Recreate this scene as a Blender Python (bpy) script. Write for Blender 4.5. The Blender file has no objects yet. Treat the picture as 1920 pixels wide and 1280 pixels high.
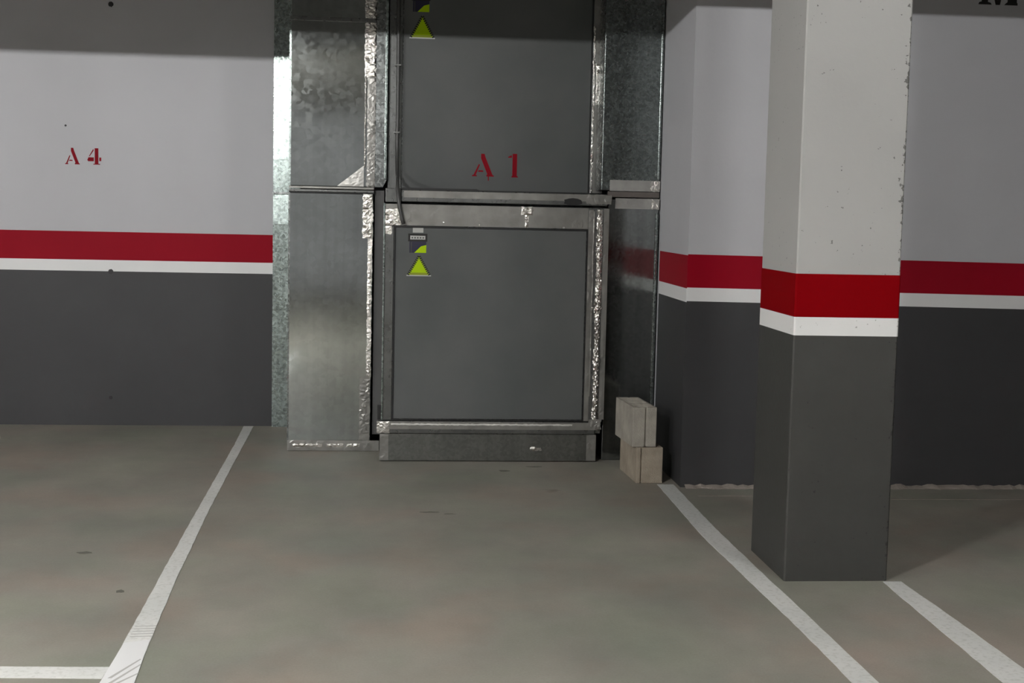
import bpy, bmesh, math, random
from mathutils import Matrix, Vector, noise as mnoise
random.seed(7)
SC = bpy.context.scene
COL = SC.collection

# ------------------------------------------------------------------ camera, world, exposure
FOC, PITCH, YAW, ROLL, PPY = 2446.06, .0845, .0943, .0219, 600.82
cam_data = bpy.data.cameras.new('camera')
cam_data.sensor_width = 36.0
cam_data.lens = FOC * 36.0 / 1920.0
cam_data.shift_y = -(640.0 - PPY) / 1920.0
cam_data.clip_start = .05
cam = bpy.data.objects.new('camera', cam_data)
COL.objects.link(cam)
Fh = Vector((math.sin(YAW), math.cos(YAW), 0)); Zu = Vector((0, 0, 1))
Rv = Vector((math.cos(YAW), -math.sin(YAW), 0))
Uv = Fh * math.sin(PITCH) + Zu * math.cos(PITCH)
Fv = Fh * math.cos(PITCH) - Zu * math.sin(PITCH)
right = Rv * math.cos(ROLL) + Uv * math.sin(ROLL)
up = Uv * math.cos(ROLL) - Rv * math.sin(ROLL)
m3 = Matrix((right, up, -Fv)).transposed()
cam.matrix_world = Matrix.Translation((0, 0, 1.5)) @ m3.to_4x4()
SC.camera = cam

world = bpy.data.worlds.new('world'); SC.world = world
world.use_nodes = True
world.node_tree.nodes['Background'].inputs['Color'].default_value = (0, 0, 0, 1)
world.node_tree.nodes['Background'].inputs['Strength'].default_value = 0

vs = SC.view_settings
vs.view_transform = 'Standard'; vs.look = 'None'; vs.gamma = 1.0; vs.use_curve_mapping = False
vs.exposure = 2.0

# ceiling lamps, the last an added fill from the left: x, y, strength
LAMPS = [(-1.9, 1.5, 520.0), (2.9, 1.5, 180.0), (-5.6, 1.5, 660.0)]
LAMP_COLOR = (1.0, .993, .982)
LAMP_Z = 3.01

# ------------------------------------------------------------------ main measures (metres)
Y_LEFT = 8.90            # wall with A4
X_LEFT_END = -.785
Y_RIGHT, X_RIGHT = 6.964, 1.6105      # wall block on the right
CX0, CX1, CY0, CY1 = 1.6367, 2.0717, 5.1408, 5.6365   # column
CEIL = 3.10
BEAM_Z = 2.74
XW0, XW1, YW0 = -7.0, 8.0, -7.0

# ------------------------------------------------------------------ helpers
class MB:
    def __init__(s): s.v = []; s.f = []; s.m = []
    def face(s, pts, mi=0):
        b = len(s.v); s.v += [tuple(p) for p in pts]; s.f.append(tuple(range(b, b + len(pts)))); s.m.append(mi)
    def box(s, x0, x1, y0, y1, z0, z1, mi=0):
        b = len(s.v)
        s.v += [(x0,y0,z0),(x1,y0,z0),(x1,y1,z0),(x0,y1,z0),(x0,y0,z1),(x1,y0,z1),(x1,y1,z1),(x0,y1,z1)]
        for f in ((0,3,2,1),(4,5,6,7),(0,1,5,4),(1,2,6,5),(2,3,7,6),(3,0,4,7)):
            s.f.append(tuple(b+i for i in f)); s.m.append(mi)
        return s
    def prism_xz(s, pts, y0, y1, mi=0):
        """outline in x,z (counter-clockwise seen from -Y), from front y0 to back y1"""
        n = len(pts); b = len(s.v)
        s.v += [(x, y0, z) for x, z in pts] + [(x, y1, z) for x, z in pts]
        s.f.append(tuple(b+i for i in range(n))); s.m.append(mi)
        s.f.append(tuple(b+n+i for i in reversed(range(n)))); s.m.append(mi)
        for i in range(n):
            j = (i+1) % n
            s.f.append((b+i, b+n+i, b+n+j, b+j)); s.m.append(mi)
        return s
    def prism_xy(s, pts, z0, z1, mi=0):
        n = len(pts); b = len(s.v)
        s.v += [(x, y, z0) for x, y in pts] + [(x, y, z1) for x, y in pts]
        s.f.append(tuple(b+i for i in reversed(range(n)))); s.m.append(mi)
        s.f.append(tuple(b+n+i for i in range(n))); s.m.append(mi)
        for i in range(n):
            j = (i+1) % n
            s.f.append((b+i, b+j, b+n+j, b+n+i)); s.m.append(mi)
        return s
    def tube(s, path, r, n=12, mi=0):
        rings = []
        for i, p in enumerate(path):
            p = Vector(p)
            a = Vector(path[max(0, i-1)]); c = Vector(path[min(len(path)-1, i+1)])
            t = (c - a).normalized()
            u = t.cross(Vector((0, 1, 0)));
            if u.length < .1: u = t.cross(Vector((1, 0, 0)))
            u.normalize(); w = t.cross(u).normalized()
            b = len(s.v)
            s.v += [tuple(p + (u*math.cos(2*math.pi*k/n) + w*math.sin(2*math.pi*k/n))*r) for k in range(n)]
            rings.append(b)
        for a, b in zip(rings, rings[1:]):
            for k in range(n):
                s.f.append((a+k, a+(k+1) % n, b+(k+1) % n, b+k)); s.m.append(mi)
        s.f.append(tuple(rings[0]+k for k in reversed(range(n)))); s.m.append(mi)
        s.f.append(tuple(rings[-1]+k for k in range(n))); s.m.append(mi)
        return s
    def build(s, name, mats, parent=None, smooth=False, bevel=0, loc=None, rotz=0):
        me = bpy.data.meshes.new(name)
        me.from_pydata(s.v, [], s.f)
        if not isinstance(mats, (list, tuple)): mats = [mats]
        for m in mats: me.materials.append(m)
        me.polygons.foreach_set('material_index', s.m)
        bm = bmesh.new(); bm.from_mesh(me)
        bmesh.ops.remove_doubles(bm, verts=bm.verts, dist=1e-5)
        bmesh.ops.recalc_face_normals(bm, faces=bm.faces)
        bm.to_mesh(me); bm.free()
        if smooth:
            for p in me.polygons: p.use_smooth = True
        me.update()
        o = bpy.data.objects.new(name, me); COL.objects.link(o)
        if parent is not None: o.parent = parent
        if loc: o.location = loc
        o.rotation_euler.z = rotz
        if bevel:
            b = o.modifiers.new('bevel', 'BEVEL'); b.width = bevel; b.segments = 2; b.limit_method = 'ANGLE'
        return o

def tag(o, label=None, cat=None, group=None, kind=None):
    if label: o['label'] = label
    if cat: o['category'] = cat
    if group: o['group'] = group
    if kind: o['kind'] = kind
    return o
def thing(name, label, cat, loc=(0, 0, 0), group=None, kind=None):
    o = bpy.data.objects.new(name, None); COL.objects.link(o)
    o.empty_display_size = .1
    o.location = loc
    return tag(o, label, cat, group, kind)
def adopt(root):
    """children were built in world metres: bring them into the root's frame"""
    inv = Matrix.Translation(root.location).inverted()
    for c in root.children: c.matrix_parent_inverse = inv

# ------------------------------------------------------------------ materials
def mat_new(name):
    m = bpy.data.materials.new(name); m.use_nodes = True
    nt = m.node_tree
    return m, nt, nt.nodes['Principled BSDF']
def N(nt, t, **kw):
    n = nt.nodes.new(t)
    for k, v in kw.items():
        if k in n.inputs: n.inputs[k].default_value = v
        else: setattr(n, k, v)
    return n
def L(nt, a, b): nt.links.new(a, b)
def ramp(nt, fac, stops):
    r = nt.nodes.new('ShaderNodeValToRGB')
    e = r.color_ramp.elements
    while len(e) < len(stops): e.new(.5)
    for i, (p, c) in enumerate(stops):
        e[i].position = p; e[i].color = (*c, 1) if len(c) == 3 else c
    L(nt, fac, r.inputs['Fac']); return r
def obj_coord(nt, scale=(1, 1, 1)):
    tc = N(nt, 'ShaderNodeTexCoord'); mp = N(nt, 'ShaderNodeMapping')
    mp.inputs['Scale'].default_value = scale
    L(nt, tc.outputs['Object'], mp.inputs['Vector']); return mp.outputs['Vector']
def bump(nt, p, height, strength, dist):
    b = N(nt, 'ShaderNodeBump'); b.inputs['Strength'].default_value = strength; b.inputs['Distance'].default_value = dist
    L(nt, height, b.inputs['Height']); L(nt, b.outputs['Normal'], p.inputs['Normal'])
def mix(nt, fac, a, b, mode='MIX'):
    m = N(nt, 'ShaderNodeMix', data_type='RGBA', blend_type=mode)
    if isinstance(fac, (int, float)): m.inputs['Factor'].default_value = fac
    else: L(nt, fac, m.inputs['Factor'])
    for s, v in ((6, a), (7, b)):
        if isinstance(v, tuple): m.inputs[s].default_value = (*v, 1)
        else: L(nt, v, m.inputs[s])
    return m.outputs[2]

def paint(name, col, rough=.6, var=.06, bumpd=.0012, spec=.4):
    m, nt, p = mat_new(name)
    v = obj_coord(nt)
    n1 = N(nt, 'ShaderNodeTexNoise', Scale=1.3, Detail=4.0); L(nt, v, n1.inputs['Vector'])
    a = tuple(max(0, c*(1-var)) for c in col); b = tuple(c*(1+var) for c in col)
    r = ramp(nt, n1.outputs['Fac'], [(.3, a), (.7, b)])
    L(nt, r.outputs['Color'], p.inputs['Base Color'])
    n2 = N(nt, 'ShaderNodeTexNoise', Scale=45.0, Detail=5.0); L(nt, v, n2.inputs['Vector'])
    bump(nt, p, n2.outputs['Fac'], .5, bumpd)
    p.inputs['Roughness'].default_value = rough
    p.inputs['Specular IOR Level'].default_value = spec
    return m
def wear_paint(name, col, dirt, rough=.6, edge_x=2.0717, amount=.5):
    """column paint with chips along its front right edge"""
    m, nt, p = mat_new(name)
    v = obj_coord(nt)
    n1 = N(nt, 'ShaderNodeTexNoise', Scale=1.5, Detail=4.0); L(nt, v, n1.inputs['Vector'])
    r = ramp(nt, n1.outputs['Fac'], [(.3, tuple(c*.96 for c in col)), (.7, tuple(c*1.04 for c in col))])
    sep = N(nt, 'ShaderNodeSeparateXYZ'); L(nt, v, sep.inputs[0])
    d = N(nt, 'ShaderNodeMath', operation='SUBTRACT'); L(nt, sep.outputs['X'], d.inputs[0]); d.inputs[1].default_value = edge_x
    ab = N(nt, 'ShaderNodeMath', operation='ABSOLUTE'); L(nt, d.outputs[0], ab.inputs[0])
    mr = N(nt, 'ShaderNodeMapRange'); L(nt, ab.outputs[0], mr.inputs['Value'])
    mr.inputs['From Min'].default_value = .0; mr.inputs['From Max'].default_value = .035
    mr.inputs['To Min'].default_value = .17*amount/.5; mr.inputs['To Max'].default_value = 0
    n2 = N(nt, 'ShaderNodeTexNoise', Scale=60.0, Detail=3.0); L(nt, v, n2.inputs['Vector'])
    n3 = N(nt, 'ShaderNodeTexNoise', Scale=3.5, Detail=1.0); L(nt, v, n3.inputs['Vector'])
    s1 = N(nt, 'ShaderNodeMath', operation='ADD'); L(nt, n2.outputs['Fac'], s1.inputs[0]); L(nt, mr.outputs[0], s1.inputs[1])
    s2 = N(nt, 'ShaderNodeMath', operation='MULTIPLY_ADD'); L(nt, n3.outputs['Fac'], s2.inputs[0]); s2.inputs[1].default_value = .3; L(nt, s1.outputs[0], s2.inputs[2])
    st = ramp(nt, s2.outputs[0], [(.87, (0, 0, 0)), (.90, (1, 1, 1))])
    L(nt, mix(nt, st.outputs['Color'], r.outputs['Color'], dirt), p.inputs['Base Color'])
    n4 = N(nt, 'ShaderNodeTexNoise', Scale=40.0, Detail=5.0); L(nt, v, n4.inputs['Vector'])
    bump(nt, p, n4.outputs['Fac'], .5, .0015)
    p.inputs['Roughness'].default_value = rough
    p.inputs['Specular IOR Level'].default_value = .4
    return m

M = {}
WALL = (.475, .478, .497)
M['wall'] = paint('wall_paint', WALL, .7, .04)
M['ceiling'] = paint('ceiling_paint', (.52, .51, .50), .8, .05)
M['dado'] = paint('dark_grey_paint', (.037, .037, .0385), .55, .07)
M['red'] = paint('red_paint', (.27, .0, .010), .6, .05, .0008, .13)
M['white'] = paint('white_paint', (.74, .745, .74), .55, .03)
M['col_wall'] = wear_paint('column_paint', (.39, .39, .375), (.13, .13, .12), .7)
M['col_dado'] = wear_paint('column_dark_paint', (.044, .044, .040), (.016, .016, .015), .55)
M['col_red'] = paint('column_red_paint', (.20, .0, .002), .7, .04, .0008, .04)
M['col_white'] = wear_paint('column_white_paint', (.74, .745, .73), (.4, .4, .38), .55, amount=.3)
M['red_letter'] = paint('red_stencil_paint', (.21, .001, .008), .6, .1, .0003, .12)
M['black_letter'] = paint('black_stencil_paint', (.008, .007, .006), .6, .1, .0003)
M['line'] = None
M['black'] = paint('black_parts_and_gaps', (.012, .012, .012), .5, .1, .0003)
M['cable'] = paint('dark_grey_conduit', (.055, .055, .053), .4, .1, .0003, .5)
M['label_grey'] = paint('label_grey', (.42, .42, .40), .5, .05, .0001)
M['label_navy'] = paint('label_navy', (.008, .007, .03), .5, .05, .0001)
M['yellow'] = paint('warning_yellow', (.37, .56, .0), .6, .04, .0001, .15)
M['olive'] = paint('warning_olive', (.22, .27, .004), .5, .04, .0001)
M['primer'] = paint('lamp_housing', (.7, .7, .7), .5, .03, .0002)

def concrete_floor():
    m, nt, p = mat_new('sealed_concrete')
    v = obj_coord(nt)
    big = N(nt, 'ShaderNodeTexNoise', Scale=.75, Detail=5.0, Roughness=.6); L(nt, v, big.inputs['Vector'])
    c1 = ramp(nt, big.outputs['Fac'], [(.30, (.212, .213, .183)), (.48, (.258, .248, .212)), (.70, (.305, .282, .245))])
    hue = N(nt, 'ShaderNodeTexNoise', Scale=1.7, Detail=3.0); L(nt, v, hue.inputs['Vector'])
    c2 = ramp(nt, hue.outputs['Fac'], [(.35, (.95, 1.0, .955)), (.5, (1, 1, 1)), (.66, (1.06, .965, .95))])
    c = mix(nt, 1.0, c1.outputs['Color'], c2.outputs['Color'], 'MULTIPLY')
    # troweled streaks
    v2 = obj_coord(nt, (1.5, 1.1, 1))
    stn = N(nt, 'ShaderNodeTexNoise', Scale=1.6, Detail=6.0, Roughness=.65); L(nt, v2, stn.inputs['Vector'])
    c3 = ramp(nt, stn.outputs['Fac'], [(.3, (.86, .86, .865)), (.7, (1.10, 1.10, 1.09))])
    c = mix(nt, 1.0, c, c3.outputs['Color'], 'MULTIPLY')
    # oil spots
    vo = N(nt, 'ShaderNodeTexVoronoi', Scale=.85, Randomness=1.0); L(nt, v, vo.inputs['Vector'])
    wob = N(nt, 'ShaderNodeTexNoise', Scale=14.0, Detail=3.0); L(nt, v, wob.inputs['Vector'])
    ad = N(nt, 'ShaderNodeMath', operation='MULTIPLY_ADD'); L(nt, wob.outputs['Fac'], ad.inputs[0]); ad.inputs[1].default_value = .09; L(nt, vo.outputs['Distance'], ad.inputs[2])
    sp = ramp(nt, ad.outputs[0], [(.062, (.62, .61, .60)), (.095, (1, 1, 1))])
    c = mix(nt, 1.0, c, sp.outputs['Color'], 'MULTIPLY')
    fine = N(nt, 'ShaderNodeTexNoise', Scale=120.0, Detail=3.0); L(nt, v, fine.inputs['Vector'])
    c4 = ramp(nt, fine.outputs['Fac'], [(.3, (.95, .95, .95)), (.7, (1.05, 1.05, 1.05))])
    c = mix(nt, 1.0, c, c4.outputs['Color'], 'MULTIPLY')
    L(nt, c, p.inputs['Base Color'])
    rr = ramp(nt, big.outputs['Fac'], [(.3, (.5, .5, .5)), (.7, (.68, .68, .68))])
    L(nt, rr.outputs['Color'], p.inputs['Roughness'])
    bump(nt, p, stn.outputs['Fac'], .15, .004)
    p.inputs['Specular IOR Level'].default_value = .35
    return m
M['floor'] = concrete_floor()

def line_paint():
    m, nt, p = mat_new('white_line_paint')
    v = obj_coord(nt)
    n1 = N(nt, 'ShaderNodeTexNoise', Scale=2.2, Detail=4.0); L(nt, v, n1.inputs['Vector'])
    c1 = ramp(nt, n1.outputs['Fac'], [(.3, (.60, .615, .59)), (.7, (.74, .74, .71))])
    n2 = N(nt, 'ShaderNodeTexNoise', Scale=55.0, Detail=4.0); L(nt, v, n2.inputs['Vector'])
    c2 = ramp(nt, n2.outputs['Fac'], [(.32, (.82, .82, .80)), (.5, (1, 1, 1))])
    L(nt, mix(nt, 1.0, c1.outputs['Color'], c2.outputs['Color'], 'MULTIPLY'), p.inputs['Base Color'])
    p.inputs['Roughness'].default_value = .6
    return m
M['line'] = line_paint()

def galvanised(name, col=(.52, .55, .55), rough=(.30, .45), cell=55.0, spangle=.28, wave=.35, metallic=.92, streak=.12):
    m, nt, p = mat_new(name)
    v = obj_coord(nt)
    wn = N(nt, 'ShaderNodeTexNoise', Scale=30.0, Detail=2.0); L(nt, v, wn.inputs['Vector'])
    vm = mix(nt, .035, v, wn.outputs['Color'])
    vo = N(nt, 'ShaderNodeTexVoronoi', Scale=cell); L(nt, vm, vo.inputs['Vector'])
    sc = N(nt, 'ShaderNodeSeparateColor'); L(nt, vo.outputs['Color'], sc.inputs[0])
    lo = tuple(c*(1-spangle) for c in col); hi = tuple(min(1, c*(1+spangle)) for c in col)
    c1 = ramp(nt, sc.outputs[0], [(.1, lo), (.9, hi)])
    vs_ = obj_coord(nt, (22, 22, .8))
    sn = N(nt, 'ShaderNodeTexNoise', Scale=1.0, Detail=4.0); L(nt, vs_, sn.inputs['Vector'])
    c2 = ramp(nt, sn.outputs['Fac'], [(.3, (1-streak,)*3), (.7, (1+streak*.5,)*3)])
    bl = N(nt, 'ShaderNodeTexNoise', Scale=2.6, Detail=4.0); L(nt, v, bl.inputs['Vector'])
    c3 = ramp(nt, bl.outputs['Fac'], [(.3, (.82, .82, .81)), (.7, (1.08, 1.08, 1.08))])
    c = mix(nt, 1.0, c1.outputs['Color'], c2.outputs['Color'], 'MULTIPLY')
    c = mix(nt, 1.0, c, c3.outputs['Color'], 'MULTIPLY')
    L(nt, c, p.inputs['Base Color'])
    rr = N(nt, 'ShaderNodeMapRange'); L(nt, sc.outputs[1], rr.inputs['Value'])
    rr.inputs['To Min'].default_value = rough[0]; rr.inputs['To Max'].default_value = rough[1]
    L(nt, rr.outputs[0], p.inputs['Roughness'])
    p.inputs['Metallic'].default_value = metallic
    w2 = N(nt, 'ShaderNodeTexNoise', Scale=1.8, Detail=1.5); L(nt, v, w2.inputs['Vector'])
    bump(nt, p, w2.outputs['Fac'], wave, .03)
    return m
M['galv'] = galvanised('galvanised_steel', (.26, .275, .27), (.2, .32), 70.0, .2, .15)
M['galv_bright'] = galvanised('bright_galvanised_steel', (.28, .325, .31), (.22, .36), 75.0, .28, .12)
M['galv_box'] = galvanised('dull_galvanised_sheet', (.51, .54, .53), (.07, .12), 35.0, .05, .05, .95, .08)
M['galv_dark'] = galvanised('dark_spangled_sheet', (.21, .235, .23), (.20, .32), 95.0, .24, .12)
M['galv_mirror'] = galvanised('glossy_dark_sheet', (.30, .315, .31), (.10, .17), 60.0, .07, .06, .95, .15)
M['galv_plinth'] = galvanised('plinth_sheet', (.23, .235, .222), (.28, .36), 70.0, .10, .1)
def foil(name, col=(.70, .68, .64), rough=.22, bs=.5, metal=1.0):
    m, nt, p = mat_new(name)
    v = obj_coord(nt)
    n = N(nt, 'ShaderNodeTexNoise', Scale=70.0, Detail=4.0, Roughness=.7); L(nt, v, n.inputs['Vector'])
    bump(nt, p, n.outputs['Fac'], bs, .006)
    n2 = N(nt, 'ShaderNodeTexNoise', Scale=9.0, Detail=3.0); L(nt, v, n2.inputs['Vector'])
    r = ramp(nt, n2.outputs['Fac'], [(.3, tuple(c*.75 for c in col)), (.7, tuple(min(1, c*1.1) for c in col))])
    L(nt, r.outputs['Color'], p.inputs['Base Color'])
    p.inputs['Metallic'].default_value = metal; p.inputs['Roughness'].default_value = rough
    return m
M['foil'] = foil('aluminium_foil_tape')
M['foil_dull'] = foil('dull_aluminium_tape', (.30, .295, .275), .32, .12, .6)
M['foil_white'] = foil('white_foil_and_highlight', (.72, .71, .67), .45, .3, .4)
M['tape_light'] = foil('pale_aluminium_tape', (.36, .355, .335), .4, .1, .35)
def panel_paint():
    m, nt, p = mat_new('grey_coated_panel')
    v = obj_coord(nt)
    n1 = N(nt, 'ShaderNodeTexNoise', Scale=2.2, Detail=5.0); L(nt, v, n1.inputs['Vector'])
    r = ramp(nt, n1.outputs['Fac'], [(.3, (.088, .094, .093)), (.7, (.112, .115, .113))])
    L(nt, r.outputs['Color'], p.inputs['Base Color'])
    p.inputs['Roughness'].default_value = .5; p.inputs['Metallic'].default_value = 0; p.inputs['Specular IOR Level'].default_value = .15
    n2 = N(nt, 'ShaderNodeTexNoise', Scale=1.6, Detail=1.0); L(nt, v, n2.inputs['Vector'])
    bump(nt, p, n2.outputs['Fac'], .3, .02)
    return m
M['panel'] = panel_paint()
M['frame'] = galvanised('grey_frame_metal', (.195, .20, .195), (.27, .31), 60.0, .04, .1, .85)
M['gap_shade'] = paint('gap_shade_sheet', (.075, .074, .073), .5, .05, .0005)  # dark tone stands for the shade between duct and cabinet
def block_mat(name, col):
    m, nt, p = mat_new(name)
    v = obj_coord(nt)
    n1 = N(nt, 'ShaderNodeTexNoise', Scale=9.0, Detail=6.0, Roughness=.65); L(nt, v, n1.inputs['Vector'])
    r = ramp(nt, n1.outputs['Fac'], [(.3, tuple(c*.75 for c in col)), (.7, tuple(c*1.15 for c in col))])
    L(nt, r.outputs['Color'], p.inputs['Base Color'])
    n2 = N(nt, 'ShaderNodeTexNoise', Scale=160.0, Detail=4.0); L(nt, v, n2.inputs['Vector'])
    bump(nt, p, n2.outputs['Fac'], .9, .004)
    p.inputs['Roughness'].default_value = .9; p.inputs['Specular IOR Level'].default_value = .2
    return m
M['block_top'] = block_mat('grey_block_concrete', (.385, .36, .31))
M['block_low'] = block_mat('tan_block_concrete', (.36, .31, .245))
M['mortar'] = block_mat('mortar', (.33, .29, .255))
def emit(name, col, st):
    m, nt, p = mat_new(name)
    p.inputs['Base Color'].default_value = (.8, .8, .8, 1)
    p.inputs['Emission Color'].default_value = (*col, 1); p.inputs['Emission Strength'].default_value = st
    return m

# ------------------------------------------------------------------ the shell
fl = MB().box(XW0, XW1, YW0, 9.1, -.2, 0).build('floor', M['floor'])
tag(fl, 'mottled grey-brown sealed concrete garage floor', 'floor', kind='structure')
ce = MB().box(XW0, XW1, YW0, 9.1, CEIL, CEIL+.2).build('ceiling', M['ceiling'])
tag(ce, 'painted concrete ceiling slab above the parking bays', 'ceiling', kind='structure')
bmn = MB().box(XW0, XW1, CY0, CY1, BEAM_Z, CEIL).build('trim_1', M['col_wall'])
tag(bmn, 'downstand concrete beam across the garage on top of the column', 'beam', kind='structure')

def bands_xz(par, x0, x1, y, zs, tilt=0.0, dado=M['dado'], red=M['red'], white=M['white']):
    """grey dado, white stripe and red stripe painted on a wall that faces -Y"""
    w, r1, r2 = zs
    def strip(name, za, zb, m, thick):
        z = lambda x, zz: zz + (tilt*(x-x0) if zz > 0 else 0)
        mb = MB().prism_xz([(x0, z(x0, za)), (x1, z(x1, za)), (x1, z(x1, zb)), (x0, z(x0, zb))], y-thick, y)
        return mb.build(name, m, par)
    strip('grey_dado', .0, w, dado, .0015)
    strip('white_stripe', w, r1, white, .002)
    strip('red_stripe', r1, r2, red, .002)
def bands_yz(par, x, y0, y1, zs):
    w, r1, r2 = zs
    for name, za, zb, m, t in (('grey_dado', 0, w, M['dado'], .0015), ('white_stripe', w, r1, M['white'], .002), ('red_stripe', r1, r2, M['red'], .002)):
        MB().box(x-t, x, y0, y1, za, zb).build(name, m, par)

wl = MB().box(XW0, X_LEFT_END, Y_LEFT, 9.1, 0, CEIL).build('wall_left', M['wall'])
tag(wl, 'light grey wall with red and white stripes marked A4', 'wall', kind='structure')
bands_xz(wl, XW0, X_LEFT_END, Y_LEFT, (1.0351, 1.1098, 1.2976))
wb = MB().box(X_LEFT_END, X_RIGHT, 8.95, 9.1, 0, CEIL).build('wall_back', M['wall'])
tag(wb, 'grey wall behind the ventilation ducts', 'wall', kind='structure')
wr = MB().box(X_RIGHT, XW1, Y_RIGHT, 9.1, 0, CEIL).build('wall_right', M['wall'])
tag(wr, 'light grey wall behind the column with red and white stripes', 'wall', kind='structure')
bands_xz(wr, X_RIGHT, XW1, Y_RIGHT, (1.0275, 1.1015, 1.282), -.0088)
bands_yz(wr, X_RIGHT, Y_RIGHT, 7.70, (1.0215, 1.0964, 1.2761))
for nm, bx, lab in (('wall_side_left', (XW0-.2, XW0, YW0, 9.1), 'garage side wall far to the left'),
               ('wall_side_right', (XW1, XW1+.2, YW0, 9.1), 'garage side wall far to the right'),
               ('wall_front', (XW0, XW1, YW0-.2, YW0), 'garage wall opposite the ducts')):
    w_ = MB().box(*bx, 0, CEIL).build(nm, M['wall']); tag(w_, lab, 'wall', kind='structure')
    if nm == 'wall_front': continue
    t = .002
    for cn, za, zb, mm in (('grey_dado', 0, 1.02, M['dado']), ('white_stripe', 1.02, 1.095, M['white']), ('red_stripe', 1.095, 1.275, M['red'])):
        if nm == 'wall_side_left': b = (XW0, XW0+t, YW0+.01, 8.89)
        elif nm == 'wall_side_right': b = (XW1-t, XW1, YW0+.01, 6.95)
        else: b = (XW0+.01, XW1-.01, YW0, YW0+t)
        MB().box(*b, za, zb).build(cn, mm, w_)

# tie holes left by the formwork in the left wall
def disc(par, x, z, y, r, name='tie_hole'):
    mb = MB(); n = 14
    pts = [(x + r*math.cos(2*math.pi*k/n), z + r*(1+.15*math.sin(3*k))*math.sin(2*math.pi*k/n)) for k in range(n)]
    mb.prism_xz(pts, y-.0025, y)
    return mb.build(name, M['black'], par)
disc(wl, -1.843, 2.785, Y_LEFT, .017)
disc(wl, -1.850, 1.033, Y_LEFT-.0015, .017)
disc(wl, -1.853, .187, Y_LEFT-.0015, .013)
disc(wl, -2.137, 1.99, Y_LEFT, .007)

# column
CH = .006
def oct_plan(x0, x1, y0, y1, c):
    return [(x0+c, y0), (x1-c, y0), (x1, y0+c), (x1, y1-c), (x1-c, y1), (x0+c, y1), (x0, y1-c), (x0, y0+c)]
co = MB().prism_xy(oct_plan(CX0, CX1, CY0, CY1, CH), 0, BEAM_Z).build('column', M['col_wall'])
tag(co, 'square concrete column, light grey above, red and white stripes, dark grey base', 'column', kind='structure')
for nm, za, zb, mm, t in (('grey_dado', 0, 1.0189, M['col_dado'], .0015), ('white_stripe', 1.0189, 1.0938, M['col_white'], .002), ('red_stripe', 1.0938, 1.2694, M['col_red'], .002)):
    MB().prism_xy(oct_plan(CX0-t, CX1+t, CY0-t, CY1+t, CH), za, zb).build(nm, mm, co)

# rough mortar fillet at the foot of the right wall
def fillet(x0, x1, y, name, par, seed):
    rnd = random.Random(seed); mb = MB(); n = int((x1-x0)/.03)
    prev = None
    for i in range(n+1):
        x = x0 + (x1-x0)*i/n
        d = .045 + rnd.uniform(-.012, .012); h = .016 + rnd.uniform(-.006, .006)
        cur = [(x, y-.002, h), (x, y-d*.6, h*.55), (x, y-d, .0005)]
        if prev:
            for k in range(2): mb.face([prev[k], prev[k+1], cur[k+1], cur[k]])
        prev = cur
    return mb.build(name, M['mortar'], par)
bsb = fillet(X_RIGHT+.02, 5.0, Y_RIGHT, 'baseboard_right', None, 3)
tag(bsb, 'rough strip of mortar along the foot of the right wall', 'mortar strip', kind='structure')

# ------------------------------------------------------------------ floor lines
def ribbon(name, left, rite, label, group, z=.0018):
    """left / rite: (x, y) edge points from far to near"""
    mb = MB(); pts = list(left) + list(reversed(rite))
    def dense(p):
        out = []
        for (xa, ya), (xb, yb) in zip(p, p[1:]):
            k = max(1, int(math.hypot(xb-xa, yb-ya)/.06))
            for i in range(k): out.append((xa+(xb-xa)*i/k, ya+(yb-ya)*i/k))
        out.append(p[-1]); return out
    rnd = random.Random(name + label)
    jl = [(x+rnd.uniform(-.0016, .0016), y+rnd.uniform(-.0016, .0016)) for x, y in dense(left)]
    jr = [(x+rnd.uniform(-.0016, .0016), y+rnd.uniform(-.0016, .0016)) for x, y in dense(rite)]
    n = min(len(jl), len(jr))
    # same count on both sides
    def resample(p, n):
        return [p[round(i*(len(p)-1)/(n-1))] for i in range(n)]
    jl, jr = resample(jl, n), resample(jr, n)
    for i in range(n-1):
        a, b, c, d = jl[i], jr[i], jr[i+1], jl[i+1]
        mb.face([(*a, z), (*d, z), (*c, z), (*b, z)])
        mb.face([(*a, 0), (*d, 0), (*d, z), (*a, z)]); mb.face([(*b, 0), (*b, z), (*c, z), (*c, 0)])
    for a, b in ((jl[0], jr[0]), (jl[-1], jr[-1])):
        mb.face([(*a, 0), (*b, 0), (*b, z), (*a, z)])
    o = mb.build(name, M['line'])
    return tag(o, label, 'parking line', group)
G = 'white bay lines on the floor'
ribbon('parking_line', [(-.972, 8.88), (-.952, 8.2), (-.917, 5.95), (-.893, 4.77), (-.881, 4.21), (-.868, 2.6)],
       [(-.905, 8.88), (-.884, 7.4), (-.866, 6.37), (-.832, 5.2), (-.80, 4.44), (-.778, 4.06), (-.74, 2.6)],
       'white floor line running from the A4 wall past the galvanised duct', G)
ribbon('parking_line', [(1.494, 7.03), (1.472, 5.84), (1.490, 5.14), (1.503, 4.65), (1.508, 4.2), (1.50, 2.6)],
       [(1.585, 7.03), (1.572, 6.04), (1.579, 5.26), (1.588, 4.71), (1.594, 4.2), (1.60, 2.6)],
       'white floor line from the concrete blocks past the left of the column', G)
ribbon('parking_line', [(2.050, 5.125), (2.027, 4.51), (2.008, 3.97), (1.97, 2.6)],
       [(2.128, 5.125), (2.140, 4.6), (2.142, 4.09), (2.15, 2.6)],
       'white floor line that starts at the foot of the column', G)
ribbon('parking_line', [(-3.6, 4.235), (-1.232, 4.222), (-.885, 4.205)], [(-3.6, 4.135), (-1.203, 4.120), (-.885, 4.102)],
       'short white floor line crossing the bay below A4', G, .0016)
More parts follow.
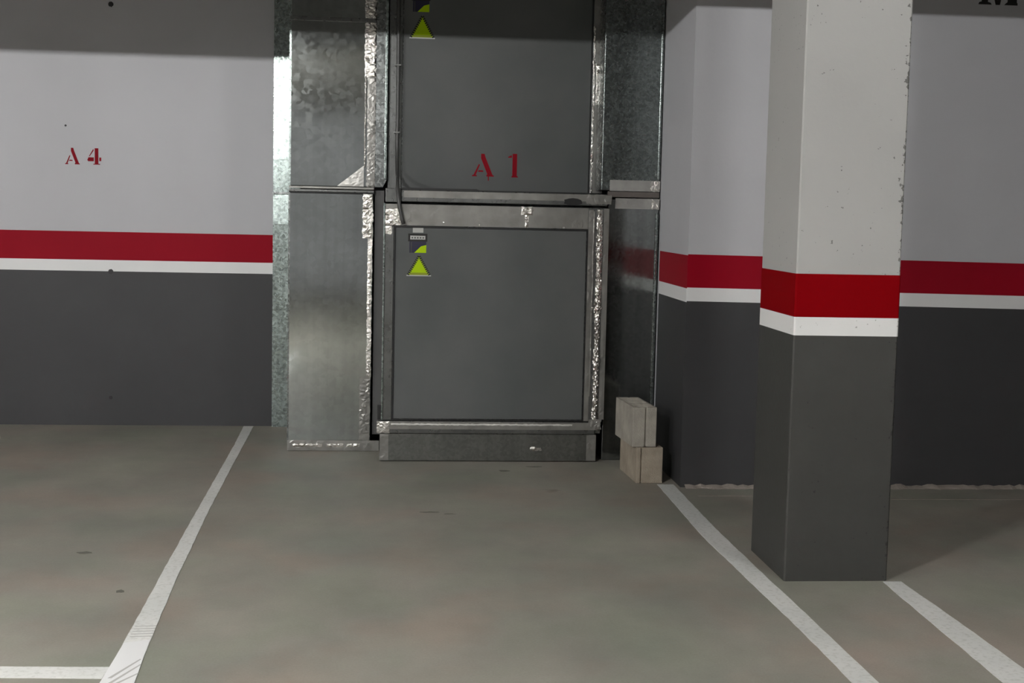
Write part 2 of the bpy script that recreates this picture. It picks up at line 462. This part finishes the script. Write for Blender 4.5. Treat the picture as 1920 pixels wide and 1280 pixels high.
# newer end of the tape and scuffs where the lines meet
pl = [o for o in COL.objects if o.name == 'parking_line'][0]
mb = MB(); mb.prism_xy([(-.884, 4.02), (-.775, 4.02), (-.803, 4.47), (-.884, 4.44)], .0016, .0026)
te = mb.build('tape_end', M['white'], pl); te['label'] = 'newer brighter end of the line'
mb = MB()
for k in range(5):
    yk = 4.50+.028*k
    mb.prism_xy([(-.878-.0008*k, yk), (-.80-.002*k, yk+.006), (-.80-.002*k, yk+.012), (-.878-.0008*k, yk+.007)], .0017, .0021)
mb.build('scuff_mark', M['label_grey'], pl)
mb = MB()
for xa, ya, xb, yb in ((-.86, 4.05, -.79, 4.22), (-.85, 4.03, -.782, 4.14), (-.868, 4.10, -.80, 4.27)):
    mb.prism_xy([(xa, ya), (xa+.012, ya), (xb+.004, yb), (xb, yb+.006)], .0024, .0029)
mb.build('scuff_mark', M['label_grey'], pl)
M['oil'] = paint('oil_stain', (.155, .15, .13), .8, .2, .0002, .1)
for k, (ox, oy, ow, oh) in enumerate(((.673, 7.40, .032, .022), (.215, 6.37, .05, .012), (.31, 6.33, .03, .010), (-1.28, 5.62, .035, .02), (-1.02, 5.05, .02, .02), (.86, 7.52, .05, .014), (-2.0, 6.3, .06, .02))):
    rnd = random.Random(k); mb = MB()
    mb.prism_xy([(ox+ow*math.cos(a*.524)*rnd.uniform(.6, 1.2), oy+oh*math.sin(a*.524)*rnd.uniform(.6, 1.2)) for a in range(12)], 0, .0008)
    mb.build('oil_stain', M['oil'], fl)
# thin pale joint line in front of the right wall
jb = MB()
for (xa, xb, yy, ww) in ((1.66, 1.98, 6.74, .012), (2.3, 3.6, 6.66, .010)):
    jb.box(xa, xb, yy, yy+ww, 0, .001)
jl_ = jb.build('joint_line', M['mortar'], fl); 

# ------------------------------------------------------------------ lettering
def letters(par, mat, name, polys, x0, z0, w, h, y, t=.0012):
    mb = MB()
    for poly in polys:
        mb.prism_xz([(x0 + u*w, z0 + v*h) for u, v in poly], y-t, y)
    return mb.build(name, mat, par)
# stencil A in a unit box (thin left leg, broken bar, thick right leg, slab feet)
A_ = [[(.40, 1.0), (.56, 1.0), (.60, .86), (.94, .07), (1.0, .05), (1.0, 0), (.66, 0), (.66, .07), (.70, .10), (.40, .80)],
      [(.30, .50), (.35, .55), (.16, .06), (.22, .05), (.22, 0), (0, 0), (0, .05), (.07, .07)],
      [(.27, .20), (.52, .20), (.49, .27), (.30, .27)]]
ONE_ = [[(.42, 1.0), (.76, 1.0), (.76, .06), (.84, .05), (.84, 0), (.36, 0), (.36, .05), (.42, .06)],
        [(.08, .83), (.36, .83), (.36, .93), (.30, .93), (.08, .87)]]
FOUR_ = [[(.54, 1.0), (.80, 1.0), (.80, .06), (.92, .05), (.92, 0), (.44, 0), (.44, .05), (.54, .06)],
         [(.08, .20), (.48, .20), (.48, .44), (.10, .44), (.02, .28)], [(.86, .22), (1.0, .22), (1.0, .44), (.86, .44)],
         [(.13, .50), (.19, .50), (.46, .84), (.46, .93), (.42, .93)]]
M_ = [[(0, 0), (.34, 0), (.31, .05), (.24, .07), (.24, .93), (.16, 1.0), (0, 1.0), (0, .94), (.08, .92), (.08, .08), (.02, .06)],
      [(.26, .95), (.30, .86), (.52, .0), (.44, .0), (.20, .93)],
      [(.55, .0), (.47, .0), (.49, .12), (.66, .94), (.70, .9)],
      [(.66, 0), (1.0, 0), (1.0, .05), (.98, .08), (.98, .92), (1.0, .94), (1.0, 1.0), (.76, 1.0), (.74, .08), (.70, .05)]]
def A_fix(p): return p
# note: the left leg's outline runs bottom to top
A_[1] = [(0, 0), (.22, 0), (.22, .05), (.17, .07), (.36, .52), (.30, .54), (.07, .07), (0, .05)]
s4 = letters(wl, M['red_letter'], 'bay_number', [[p for p in q] for q in A_], -2.142, 1.7375, .095, .108, Y_LEFT)
s4['label'] = 'red stencilled letter A on the wall'
s5 = letters(wl, M['red_letter'], 'bay_number', FOUR_, -2.001, 1.7385, .092, .108, Y_LEFT)
s5['label'] = 'red stencilled numeral 4 on the wall'
mm_ = letters(wr, M['black_letter'], 'stencil_letter', M_, 3.172, 2.672, .222, .20, Y_RIGHT)
mm_['label'] = 'black stencilled letter high on the wall, cut off by the frame'

# ------------------------------------------------------------------ foil tape
def tape(name, x0, x1, z0, z1, y, par, amp=.003, res=.010, mat=None, seed=1, outline=None, ragged=.0):
    """crinkled adhesive foil on a face that looks to -Y: facets with skirts back to the sheet"""
    rnd = random.Random(seed); mb = MB()
    nx = max(2, int((x1-x0)/res)); nz = max(2, int((z1-z0)/res))
    P = {}
    for i in range(nx+1):
        for j in range(nz+1):
            x = x0+(x1-x0)*i/nx; z = z0+(z1-z0)*j/nz
            ed = i in (0, nx) or j in (0, nz)
            if not ed: x += rnd.uniform(-.3, .3)*res; z += rnd.uniform(-.3, .3)*res
            elif ragged:
                if i in (0, nx): x += rnd.uniform(-ragged, ragged)
                else: z += rnd.uniform(-ragged, ragged)
            a = amp*(.35+1.0*max(0, mnoise.noise((x*14, z*14, seed*3.1))+.35))
            P[i, j] = (x, y - .0008 - (rnd.random()*a if not ed else .0004), z)
    for i in range(nx):
        for j in range(nz):
            a, b, c, d = P[i, j], P[i+1, j], P[i+1, j+1], P[i, j+1]
            if rnd.random() < .5: mb.face([a, b, c]); mb.face([a, c, d])
            else: mb.face([a, b, d]); mb.face([b, c, d])
    back = lambda p: (p[0], y, p[2])
    for i in range(nx):
        for j in (0, nz):
            p, q = P[i, j], P[i+1, j]; mb.face([p, q, back(q), back(p)])
    for j in range(nz):
        for i in (0, nx):
            p, q = P[i, j], P[i, j+1]; mb.face([p, q, back(q), back(p)])
    return mb.build(name, mat or M['foil'], par)
def tape_tri(name, pts, y, par, amp=.003, seed=1, n=10, mat=None):
    """triangular torn piece of foil"""
    rnd = random.Random(seed); mb = MB(); P = {}
    (ax, az), (bx, bz), (cx, cz) = pts
    for i in range(n+1):
        for j in range(n+1-i):
            u, v = i/n, j/n; w = 1-u-v
            x = ax*w+bx*u+cx*v; z = az*w+bz*u+cz*v
            ed = i == 0 or j == 0 or i+j == n
            P[i, j] = (x, y-.001-(0 if ed else rnd.random()*amp), z)
    for i in range(n):
        for j in range(n-i):
            mb.face([P[i, j], P[i+1, j], P[i, j+1]])
            if i+j < n-1: mb.face([P[i+1, j], P[i+1, j+1], P[i, j+1]])
    mb.face([(ax, y, az), (cx, y, cz), (bx, y, bz)])
    return mb.build(name, mat or M['foil'], par)
def rope(name, x, y, z0, z1, w, d, par, seed, mat=None):
    """crumpled roll of foil pressed along a vertical edge"""
    rnd = random.Random(seed); mb = MB(); n = 9; nz = int((z1-z0)/.009); R = []
    for j in range(nz+1):
        z = z0+(z1-z0)*j/nz; r = []
        k_ = .8+.35*mnoise.noise((z*9, seed, 0))
        for k in range(n):
            a = math.pi*k/(n-1)
            s = k_*(1+rnd.uniform(-.22, .22))
            r.append((x + .003*mnoise.noise((z*6, 3, seed)) - math.cos(a)*w*.5*s, y - max(.0002, math.sin(a)*d*s), z+rnd.uniform(-.003, .003)))
        R.append(r)
    for j in range(nz):
        for k in range(n-1):
            a, b, c, e = R[j][k], R[j][k+1], R[j+1][k+1], R[j+1][k]
            if (j+k) % 2: mb.face([a, b, c]); mb.face([a, c, e])
            else: mb.face([a, b, e]); mb.face([b, c, e])
    mb.face(list(reversed(R[0]))); mb.face(R[-1])
    return mb.build(name, mat or M['foil'], par)
def bolts(par, pts, y, r=.007, mat=None):
    for x, z in pts:
        mb = MB(); n = 8
        mb.prism_xz([(x+r*math.cos(2*math.pi*k/n), z+r*math.sin(2*math.pi*k/n)) for k in range(n)], y-.005, y)
        mb.build('screw', mat or M['foil'], par, bevel=.001)

# ------------------------------------------------------------------ spangled sheets closing the niche beside the left wall
sp = thing('metal_cladding', 'narrow bright spangled galvanised strip between A4 wall and duct', 'metal sheet', (-.4, 8.87, 0))
for (za, zb, tx, tz) in ((.0, .30, .010, .020), (.302, .545, -.006, .028), (.547, .80, .012, .015), (.802, 1.06, .0, .030), (1.062, 1.37, -.012, .022),
                         (1.372, 1.575, .02, .034), (1.585, 1.80, -.006, .018), (1.802, 2.10, .006, .03), (2.102, 3.1, .0, .034)):
    y0 = 8.865
    def yy(x, z): return y0 + tx*(z-(za+zb)/2) + tz*(x+.70)*-1
    a = [(-.783, yy(-.783, za), za), (-.60, yy(-.60, za), za), (-.60, yy(-.60, zb), zb), (-.783, yy(-.783, zb), zb)]
    b = [(x, 8.90, z) for x, y, z in a]
    mb = MB(); mb.face(a); mb.face(b[::-1])
    for i in range(4): mb.face([a[i], b[i], b[(i+1) % 4], a[(i+1) % 4]])
    mb.build('sheet', M['galv_bright'], sp)
MB().box(-.784, -.60, 8.845, 8.853, 1.573, 1.587).build('seam_flange', M['galv'], sp)
adopt(sp)

# ------------------------------------------------------------------ left duct, lower and upper length
YD = 8.00
dl = thing('air_duct', 'lower length of dull galvanised duct standing on the floor left of the access door', 'duct', (-.36, 8.4, 0), 'galvanised duct lengths')
MB().prism_xy([(-.612, YD-.005), (-.108, YD+.002), (-.108, 8.84), (-.612, 8.84)], .002, 1.578).build('duct_body', M['galv_box'], dl, bevel=.004)
MB().box(-.614, -.604, YD-.006, YD, .066, 1.578).build('edge_fold', M['galv'], dl)
MB().box(-.612, -.100, YD-.016, 8.0, 1.584, 1.600).build('slip_joint', M['frame'], dl, bevel=.003)
MB().box(-.612, -.100, YD-.010, 8.0, 1.578, 1.584).build('joint_shadow_gap', M['black'], dl)
tape('foil_tape', -.612, -.052, .002, .066, YD-.0055, dl, .0025, .014, M['foil_dull'], 11)
for k_, (xa_, xb_) in enumerate(((-.58, -.40), (-.37, -.27), (-.25, -.17))):
    tape('foil_tape', xa_, xb_, .026, .046, YD-.0075, dl, .005, .009, M['foil'], 70+k_, ragged=.003)
tape('foil_tape', -.168, -.106, 1.31, 1.578, YD-.0005, dl, .006, .010, M['foil'], 12, ragged=.004)
tape('foil_tape', -.136, -.108, .46, 1.31, YD-.0005, dl, .004, .010, M['foil'], 13, ragged=.003)
tape('foil_tape', -.176, -.112, .067, .46, YD-.0005, dl, .004, .012, M['foil_dull'], 14, ragged=.003)
bolts(dl, [(-.118, .951), (-.118, .80), (-.116, .50), (-.118, .36), (-.14, .28), (-.13, 1.30), (-.128, 1.12)], YD-.004)
adopt(dl)
du = thing('air_duct', 'upper length of dull galvanised duct with bright taped corner left of A1', 'duct', (-.36, 8.4, 1.6), 'galvanised duct lengths')
MB().prism_xy([(-.612, YD-.007), (-.098, YD+.002), (-.098, 8.84), (-.612, 8.84)], 1.618, 3.09).build('duct_body', M['galv_box'], du, bevel=.004)
MB().box(-.614, -.602, YD-.007, YD, 1.618, 3.09).build('edge_fold', M['galv_bright'], du)
MB().box(-.612, -.100, YD-.014, YD+.0, 1.603, 1.618).build('slip_joint', M['foil_dull'], du, bevel=.003)
MB().box(-.612, -.098, YD-.012, YD, 2.60, 2.625).build('slip_joint', M['frame'], du, bevel=.003)
tape('foil_tape', -.166, -.098, 2.28, 3.08, YD-.0005, du, .006, .011, M['foil'], 21, ragged=.004)
tape('foil_tape', -.148, -.098, 1.62, 2.28, YD-.0005, du, .003, .011, M['foil_dull'], 22, ragged=.003)
rope('foil_bead', -.160, YD-.001, 1.74, 2.28, .012, .008, du, 23)
tape_tri('foil_patch', [(-.325, 1.622), (-.165, 1.622), (-.165, 1.748)], YD-.001, du, .004, 24, 11, M['foil_white'])
# side flange next to the upper cabinet with a folded edge and a cut lower corner
MB().prism_xz([(-.096, 1.62), (-.050, 1.62), (-.026, 1.665), (-.026, 3.09), (-.096, 3.09)], YD-.05, YD-.03).build('side_flange', M['galv'], du)
MB().box(-.042, -.026, YD-.062, YD-.05, 1.668, 3.09).build('edge_fold', M['galv_bright'], du, bevel=.003)
adopt(du)

# ------------------------------------------------------------------ lower fan cabinet
YC = 7.67
ca = thing('ventilation_cabinet', 'lower metal ventilation cabinet with grey access door and taped frame', 'cabinet', (.61, 8.1, 0))
MB().box(-.036, 1.275, YC+.03, 8.80, .17, 1.523).build('cabinet_body', M['galv'], ca)
MB().box(-.095, -.04, 8.03, 8.05, .10, 1.60).build('gap_shade_strip', M['gap_shade'], ca)  # dark sheet added to paint the shade inside the open gap
# frame members stand proud of the body
MB().box(-.036, .022, YC, YC+.03, .246, 1.392).build('frame_stile', M['frame'], ca, bevel=.003)
MB().box(-.040, -.030, YC-.010, YC, .246, 1.525).build('edge_fold', M['galv_bright'], ca, bevel=.002)
MB().box(1.166, 1.272, YC, YC+.03, .246, 1.392).build('frame_stile', M['frame'], ca, bevel=.003)
MB().box(-.036, 1.272, YC, YC+.03, 1.393, 1.523).build('frame_rail', M['frame'], ca, bevel=.003)
MB().box(-.064, 1.238, YC-.012, YC+.03, .168, .244).build('frame_rail', M['frame'], ca, bevel=.006)
dr = MB().box(.029, 1.160, YC+.006, YC+.03, .254, 1.386).build('access_panel', M['panel'], ca, bevel=.004)
def dark_gap_strip(par, x0, x1, z0, z1, y, w=.007):  # black strips drawn as the dark gaps around a panel
    mb = MB()
    mb.box(x0-w, x0, y-.002, y+.003, z0-w, z1+w); mb.box(x1, x1+w, y-.002, y+.003, z0-w, z1+w)
    mb.box(x0, x1, y-.002, y+.003, z1, z1+w); mb.box(x0, x1, y-.002, y+.003, z0-w, z0)
    return mb.build('dark_gap_strip', M['black'], par)
dark_gap_strip(ca, .029, 1.160, .254, 1.386, YC-.0015)
dr['label'] = 'flat grey access door with two stickers'
# tapes on the frame
tape('foil_tape', -.034, 1.165, 1.398, 1.520, YC-.0003, ca, .0007, .020, M['foil_dull'], 31)
tape('foil_tape', -.030, .062, 1.398, 1.49, YC-.003, ca, .006, .011, M['foil'], 32, ragged=.004)
tape('foil_tape', -.030, .010, 1.345, 1.392, YC-.0005, ca, .004, .010, M['foil'], 33, ragged=.003)
tape('foil_tape', .765, .835, 1.470, 1.522, YC-.003, ca, .009, .010, M['foil'], 34, ragged=.004)
tape('foil_tape', .788, .810, 1.400, 1.475, YC-.003, ca, .006, .008, M['foil'], 35, ragged=.003)
tape('foil_tape', 1.068, 1.165, 1.398, 1.455, YC-.003, ca, .002, .012, M['foil_dull'], 36)
tape('foil_tape', -.062, 1.235, .196, .240, YC-.0125, ca, .0008, .018, M['foil_dull'], 37)
tape('foil_tape', .02, 1.10, .221, .230, YC-.0135, ca, .0015, .012, M['foil_white'], 57, ragged=.002)  # thin pale strip painted as the highlight along the rail
tape('foil_tape', -.064, .01, .172, .242, YC-.0145, ca, .005, .010, M['foil'], 38, ragged=.003)
tape('foil_tape', 1.168, 1.196, .25, 1.51, YC-.0005, ca, .0022, .012, M['foil_dull'], 39)
rope('foil_bead', 1.200, YC-.0005, .40, 1.50, .010, .006, ca, 40, M['foil_dull'])
rope('foil_bead', 1.236, YC-.0005, .262, 1.515, .044, .018, ca, 41)
tape('foil_tape', 1.195, 1.272, .20, .262, YC-.012, ca, .004, .010, M['foil_dull'], 42, ragged=.004)
tape('foil_tape', 1.258, 1.290, .26, 1.52, YC-.0004, ca, .002, .014, M['foil_dull'], 43)
bolts(ca, [(.115, 1.42), (.31, 1.418), (.52, 1.408), (1.02, 1.402), (1.205, .93), (1.258, .93)], YC-.002, .006)
MB().box(-.062, -.040, YC-.006, YC+.02, .250, .335).build('hinge', M['black'], ca, bevel=.002)
# plinth
MB().box(-.046, 1.248, YC, YC+.05, .006, .166).build('plinth', M['galv_plinth'], ca)
tape('foil_tape', -.046, .006, .008, .165, YC-.0003, ca, .002, .014, M['foil_dull'], 44)
tape('foil_tape', 1.190, 1.246, .008, .165, YC-.0003, ca, .002, .014, M['foil_dull'], 45)
tape('foil_tape', .85, .92, .070, .088, YC-.0003, ca, .006, .008, M['foil'], 46, ragged=.005)
MB().box(-.04, 1.24, YC+.06, YC+.9, .0, .168).build('base_frame', M['galv_plinth'], ca)
# stickers on the door
def sticker(par, tip, half, bz, y, label_x, label_z, torn):
    """yellow warning triangle with a dark dotted edge, a dark label above"""
    x, z = tip
    mb = MB()
    mb.prism_xz([(x-half, bz), (x+half, bz), (x, z)], y-.0008, y, 0)
    tri = MB()
    g = .008
    mb.prism_xz([(x-half-g, bz-.007), (x+half+g, bz-.007), (x+half+g, bz), (x-half-g, bz)], y-.0009, y, 3)
    mb.prism_xz([(x-half+.010, bz), (x+half-.010, bz), (x+half-.017, bz+.014), (x-half+.017, bz+.014)], y-.0012, y, 1)
    n = 11
    for s in (-1, 1):
        for k in range(n):                        # dotted black border
            t0 = k/n; t1 = (k+.72)/n
            p = lambda t, off: (x + s*(half*(1-t)+off), bz + (z-bz)*t + off*.5)
            q = [p(t0, -.007), p(t1, -.007), p(t1, .006), p(t0, .006)]
            if s > 0: q = q[::-1]
            mb.prism_xz(q, y-.0014, y, 2)
    o = mb.build('warning_sticker', [M['yellow'], M['olive'], M['black_letter'], M['label_grey']], par)
    o['label'] = 'yellow warning triangle'
    lx, lz = label_x, label_z
    w = .112
    mb = MB()
    mb.box(lx, lx+w, y-.0008, y, lz-.046, lz, 0)                       # black header
    mb.box(lx+.012, lx+w-.012, y-.0012, y, lz-.034, lz-.012, 1)        # pale text line
    for k in range(5): mb.box(lx+.020+k*.016, lx+.028+k*.016, y-.0015, y, lz-.028, lz-.020, 4)
    mb.box(lx+.008, lx+w-.006, y-.0008, y, lz-.112, lz-.046, 2)        # navy field
    mb.box(lx+.015, lx+.022, y-.0010, y, lz-.112, lz-.050, 5)
    mb.prism_xz([(lx+.036, lz-.112), (lx+w-.006, lz-.112), (lx+w-.006, lz-.066), (lx+.075, lz-.074)], y-.0012, y, 3)
    if torn: mb.box(lx+.026, lx+.088, y-.0006, y, lz+.006, lz+.034, 1)
    o2 = mb.build('instruction_label', [M['black_letter'], M['label_grey'], M['label_navy'], M['yellow'], M['dado'], M['dado']], par)
    o2['label'] = 'dark label with yellow corner'
YP = YC+.006
sticker(dr, (.170, 1.222), .064, 1.108, YP, .105, 1.350, True)
# top rail that closes the lower cabinet under the A1 panel
MB().box(.062, 1.275, YC-.008, YC+.03, 1.535, 1.604).build('top_rail', M['frame'], ca, bevel=.004)
MB().prism_xz([(.062, 1.604), (1.168, 1.604), (1.168, 1.6105), (.52, 1.6105), (.50, 1.617), (.062, 1.617)], YC+.002, YC+.03).build('dark_gap_strip', M['black'], ca)  # black strip drawn as the dark seam above the rail
MB().box(-.030, .060, YC+.012, YC+.04, 1.530, 1.612).build('top_rail', M['frame'], ca, bevel=.003)
tape('foil_tape', 1.15, 1.30, 1.545, 1.600, YC-.0085, ca, .003, .014, M['foil_dull'], 54, ragged=.004)
tape('foil_tape', .075, 1.15, 1.560, 1.600, YC-.0083, ca, .0008, .03, M['foil_dull'], 56)
gs = MB(); gs.prism_xz([(1.07+.055*math.cos(a*.5236)*(1+.15*math.sin(3*a)), 1.556+.022*math.sin(a*.5236)) for a in range(12)], YC-.0105, YC-.008)
gs.build('grease_stain', M['black'], ca)
adopt(ca)

# ------------------------------------------------------------------ upper cabinet (A1), set back above the lower one
YU = 7.98
cu = thing('ventilation_cabinet', 'upper metal ventilation cabinet with large grey panel marked A1', 'cabinet', (.63, 8.3, 1.53))
MB().box(-.022, 1.29, YU+.03, 8.80, 1.61, 3.09).build('cabinet_body', M['galv'], cu)
MB().box(-.022, .060, YU+.012, YU+.03, 1.61, 3.09).build('frame_stile', M['frame'], cu, bevel=.003)
pu = MB().box(.0645, 1.207, YU+.004, YU+.03, 1.612, 3.09).build('front_panel', M['panel'], cu, bevel=.003)
MB().box(1.207, 1.215, YU-.001, YU+.02, 1.612, 3.09).build('dark_gap_strip', M['black'], cu)  # black strip drawn as the dark gap beside the panel
pu['label'] = 'tall flat grey panel with red A1'
MB().box(1.215, 1.293, YU-.004, YU+.03, 1.612, 3.09).build('frame_stile', M['frame'], cu, bevel=.003)
tape('foil_tape', 1.217, 1.291, 1.614, 2.42, YU-.0045, cu, .0012, .018, M['foil_dull'], 51)
tape('foil_tape', 1.217, 1.291, 2.42, 3.08, YU-.0048, cu, .0025, .016, M['foil_dull'], 52)
tape('foil_tape', 1.236, 1.286, 2.15, 2.40, YU-.006, cu, .005, .012, M['foil'], 55, ragged=.004)
rope('foil_bead', 1.2235, YU-.005, 1.618, 2.62, .017, .010, cu, 53)
n1 = letters(pu, M['red_letter'], 'bay_number', A_, .491, 1.700, .133, .137, YU+.004)
n1['label'] = 'red stencilled letter A on the panel'
n2 = letters(pu, M['red_letter'], 'bay_number', ONE_, .703, 1.698, .081, .1435, YU+.004)
n2['label'] = 'red stencilled numeral 1 on the panel'
MB().box(.588, .594, YU+.0032, YU+.004, 1.675, 1.700).build('paint_drip', M['red_letter'], pu)
sticker(pu, (.175, 2.651), .0685, 2.522, YU+.004, .109, 2.785, False)
adopt(cu)

# ------------------------------------------------------------------ right duct, lower and upper length
def slab(mb, x0, x1, yl, yr, z0, z1, back):
    a = [(x0, yl, z0), (x1, yr, z0), (x1, yr, z1), (x0, yl, z1)]
    b = [(x, back, z) for x, y, z in a]
    mb.face(a); mb.face(b[::-1])
    for i in range(4): mb.face([a[i], b[i], b[(i+1) % 4], a[(i+1) % 4]])
    return mb
rl = thing('air_duct', 'lower length of dark spangled duct behind the concrete blocks', 'duct', (1.45, 8.2, 0), 'galvanised duct lengths')
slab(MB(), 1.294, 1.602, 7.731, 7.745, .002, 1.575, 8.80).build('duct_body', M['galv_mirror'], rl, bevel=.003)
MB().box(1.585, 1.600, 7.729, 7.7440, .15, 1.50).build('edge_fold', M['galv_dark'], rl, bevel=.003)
tape('foil_tape', 1.335, 1.602, 1.522, 1.584, 7.732, rl, .0007, .016, M['tape_light'], 61)
tape('foil_tape', 1.555, 1.603, 1.522, 1.584, 7.7285, rl, .007, .010, M['foil'], 62, ragged=.003)
adopt(rl)
ru = thing('air_duct', 'upper length of dark spangled duct between A1 panel and grey wall', 'duct', (1.45, 8.2, 1.6), 'galvanised duct lengths')
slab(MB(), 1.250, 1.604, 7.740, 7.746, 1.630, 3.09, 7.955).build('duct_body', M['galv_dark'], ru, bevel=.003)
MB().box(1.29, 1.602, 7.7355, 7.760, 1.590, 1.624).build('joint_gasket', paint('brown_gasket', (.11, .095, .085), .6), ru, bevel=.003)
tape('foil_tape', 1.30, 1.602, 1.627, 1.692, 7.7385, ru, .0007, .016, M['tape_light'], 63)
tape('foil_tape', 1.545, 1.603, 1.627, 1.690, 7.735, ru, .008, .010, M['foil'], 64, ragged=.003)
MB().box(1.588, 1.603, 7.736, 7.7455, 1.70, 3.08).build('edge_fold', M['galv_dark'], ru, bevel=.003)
adopt(ru)

# ------------------------------------------------------------------ cable
pth = [(.035, 7.952, 3.08), (.033, 7.951, 2.65), (.035, 7.952, 2.2), (.034, 7.951, 1.9), (.036, 7.945, 1.72), (.038, 7.86, 1.675), (.037, 7.70, 1.662), (.038, 7.650, 1.61), (.052, 7.643, 1.50), (.068, 7.643, 1.43), (.077, 7.645, 1.405)]
cb = MB().tube(pth, .0115, 12).build('electric_cable', M['cable'], None, smooth=True)
tag(cb, 'dark grey cable hanging down between the left duct and the A1 panel', 'cable')
for z in (2.35, 1.95):
    MB().box(.014, .052, 7.938, 7.9895, z-.006, z+.006).build('cable_clip', M['frame'], cb, bevel=.002)

# ------------------------------------------------------------------ concrete blocks
def block(name, xs, ys, holes, h, m, loc, rot, label, tilt=0):
    """hollow block from a plan grid; holes are the empty cells"""
    mb = MB(); nx, ny = len(xs)-1, len(ys)-1
    full = lambda i, j: 0 <= i < nx and 0 <= j < ny and (i, j) not in holes
    for i in range(nx):
        for j in range(ny):
            if not full(i, j): continue
            x0, x1, y0, y1 = xs[i], xs[i+1], ys[j], ys[j+1]
            mb.face([(x0, y0, h), (x1, y0, h), (x1, y1, h), (x0, y1, h)])
            mb.face([(x0, y1, 0), (x1, y1, 0), (x1, y0, 0), (x0, y0, 0)])
            if not full(i-1, j): mb.face([(x0, y1, 0), (x0, y0, 0), (x0, y0, h), (x0, y1, h)])
            if not full(i+1, j): mb.face([(x1, y0, 0), (x1, y1, 0), (x1, y1, h), (x1, y0, h)])
            if not full(i, j-1): mb.face([(x0, y0, 0), (x1, y0, 0), (x1, y0, h), (x0, y0, h)])
            if not full(i, j+1): mb.face([(x1, y1, 0), (x0, y1, 0), (x0, y1, h), (x1, y1, h)])
    o = mb.build(name, m, None, bevel=.003, loc=loc, rotz=rot)
    return tag(o, label, 'concrete block', 'stacked concrete blocks')
XS = [0, .015, .062, .070, .081, .121, .136]
YS = [0, .010, .020, .135, .152, .248, .265, .380, .390, .400]
HO = {(i, j) for j in (2, 4, 6) for i in (1, 2, 3, 4)} | {(3, 0), (3, 8)} 
XL_ = [0, .012, .024, .032, .124, .150]
HL = {(i, j) for j in (2, 4, 6) for i in (1, 2, 3)} | {(2, 0), (2, 8)}
block('concrete_block', XL_, YS, HL, .2, M['block_low'], (1.379, 7.058, .001), math.radians(3.0), 'tan hollow concrete block on the floor, lower of two stacked')
block('concrete_block', XS, YS, HO, .222, M['block_top'], (1.356, 7.075, .2015), math.radians(4.0), 'grey hollow concrete block with open cells, upper of two stacked')

# ------------------------------------------------------------------ ceiling lamps and one added fill lamp (behind and above the camera)
for i, (lx, ly, st) in enumerate(LAMPS):
    lab = ['bright tube lamp on the ceiling above the A4 side bay', 'tube lamp on the ceiling in front of the column', 'added fill tube lamp farthest to the left, lighting the left-facing sides'][i]
    la = thing('ceiling_lamp', lab, 'lamp', (lx, ly, LAMP_Z), 'garage ceiling lamps')
    MB().box(lx-.34, lx+.34, ly-.045, ly+.045, LAMP_Z+.045, CEIL-.001).build('lamp_housing', M['primer'], la, bevel=.006)
    MB().tube([(lx-.30, ly, LAMP_Z), (lx+.30, ly, LAMP_Z)], .018, 12).build('lamp_tube', emit('lamp_glow', LAMP_COLOR, st), la, smooth=True)
    for s in (-1, 1):
        MB().box(lx+s*.31-.01, lx+s*.31+.01, ly-.02, ly+.02, LAMP_Z-.02, LAMP_Z+.045).build('lamp_holder', M['primer'], la)
    adopt(la)
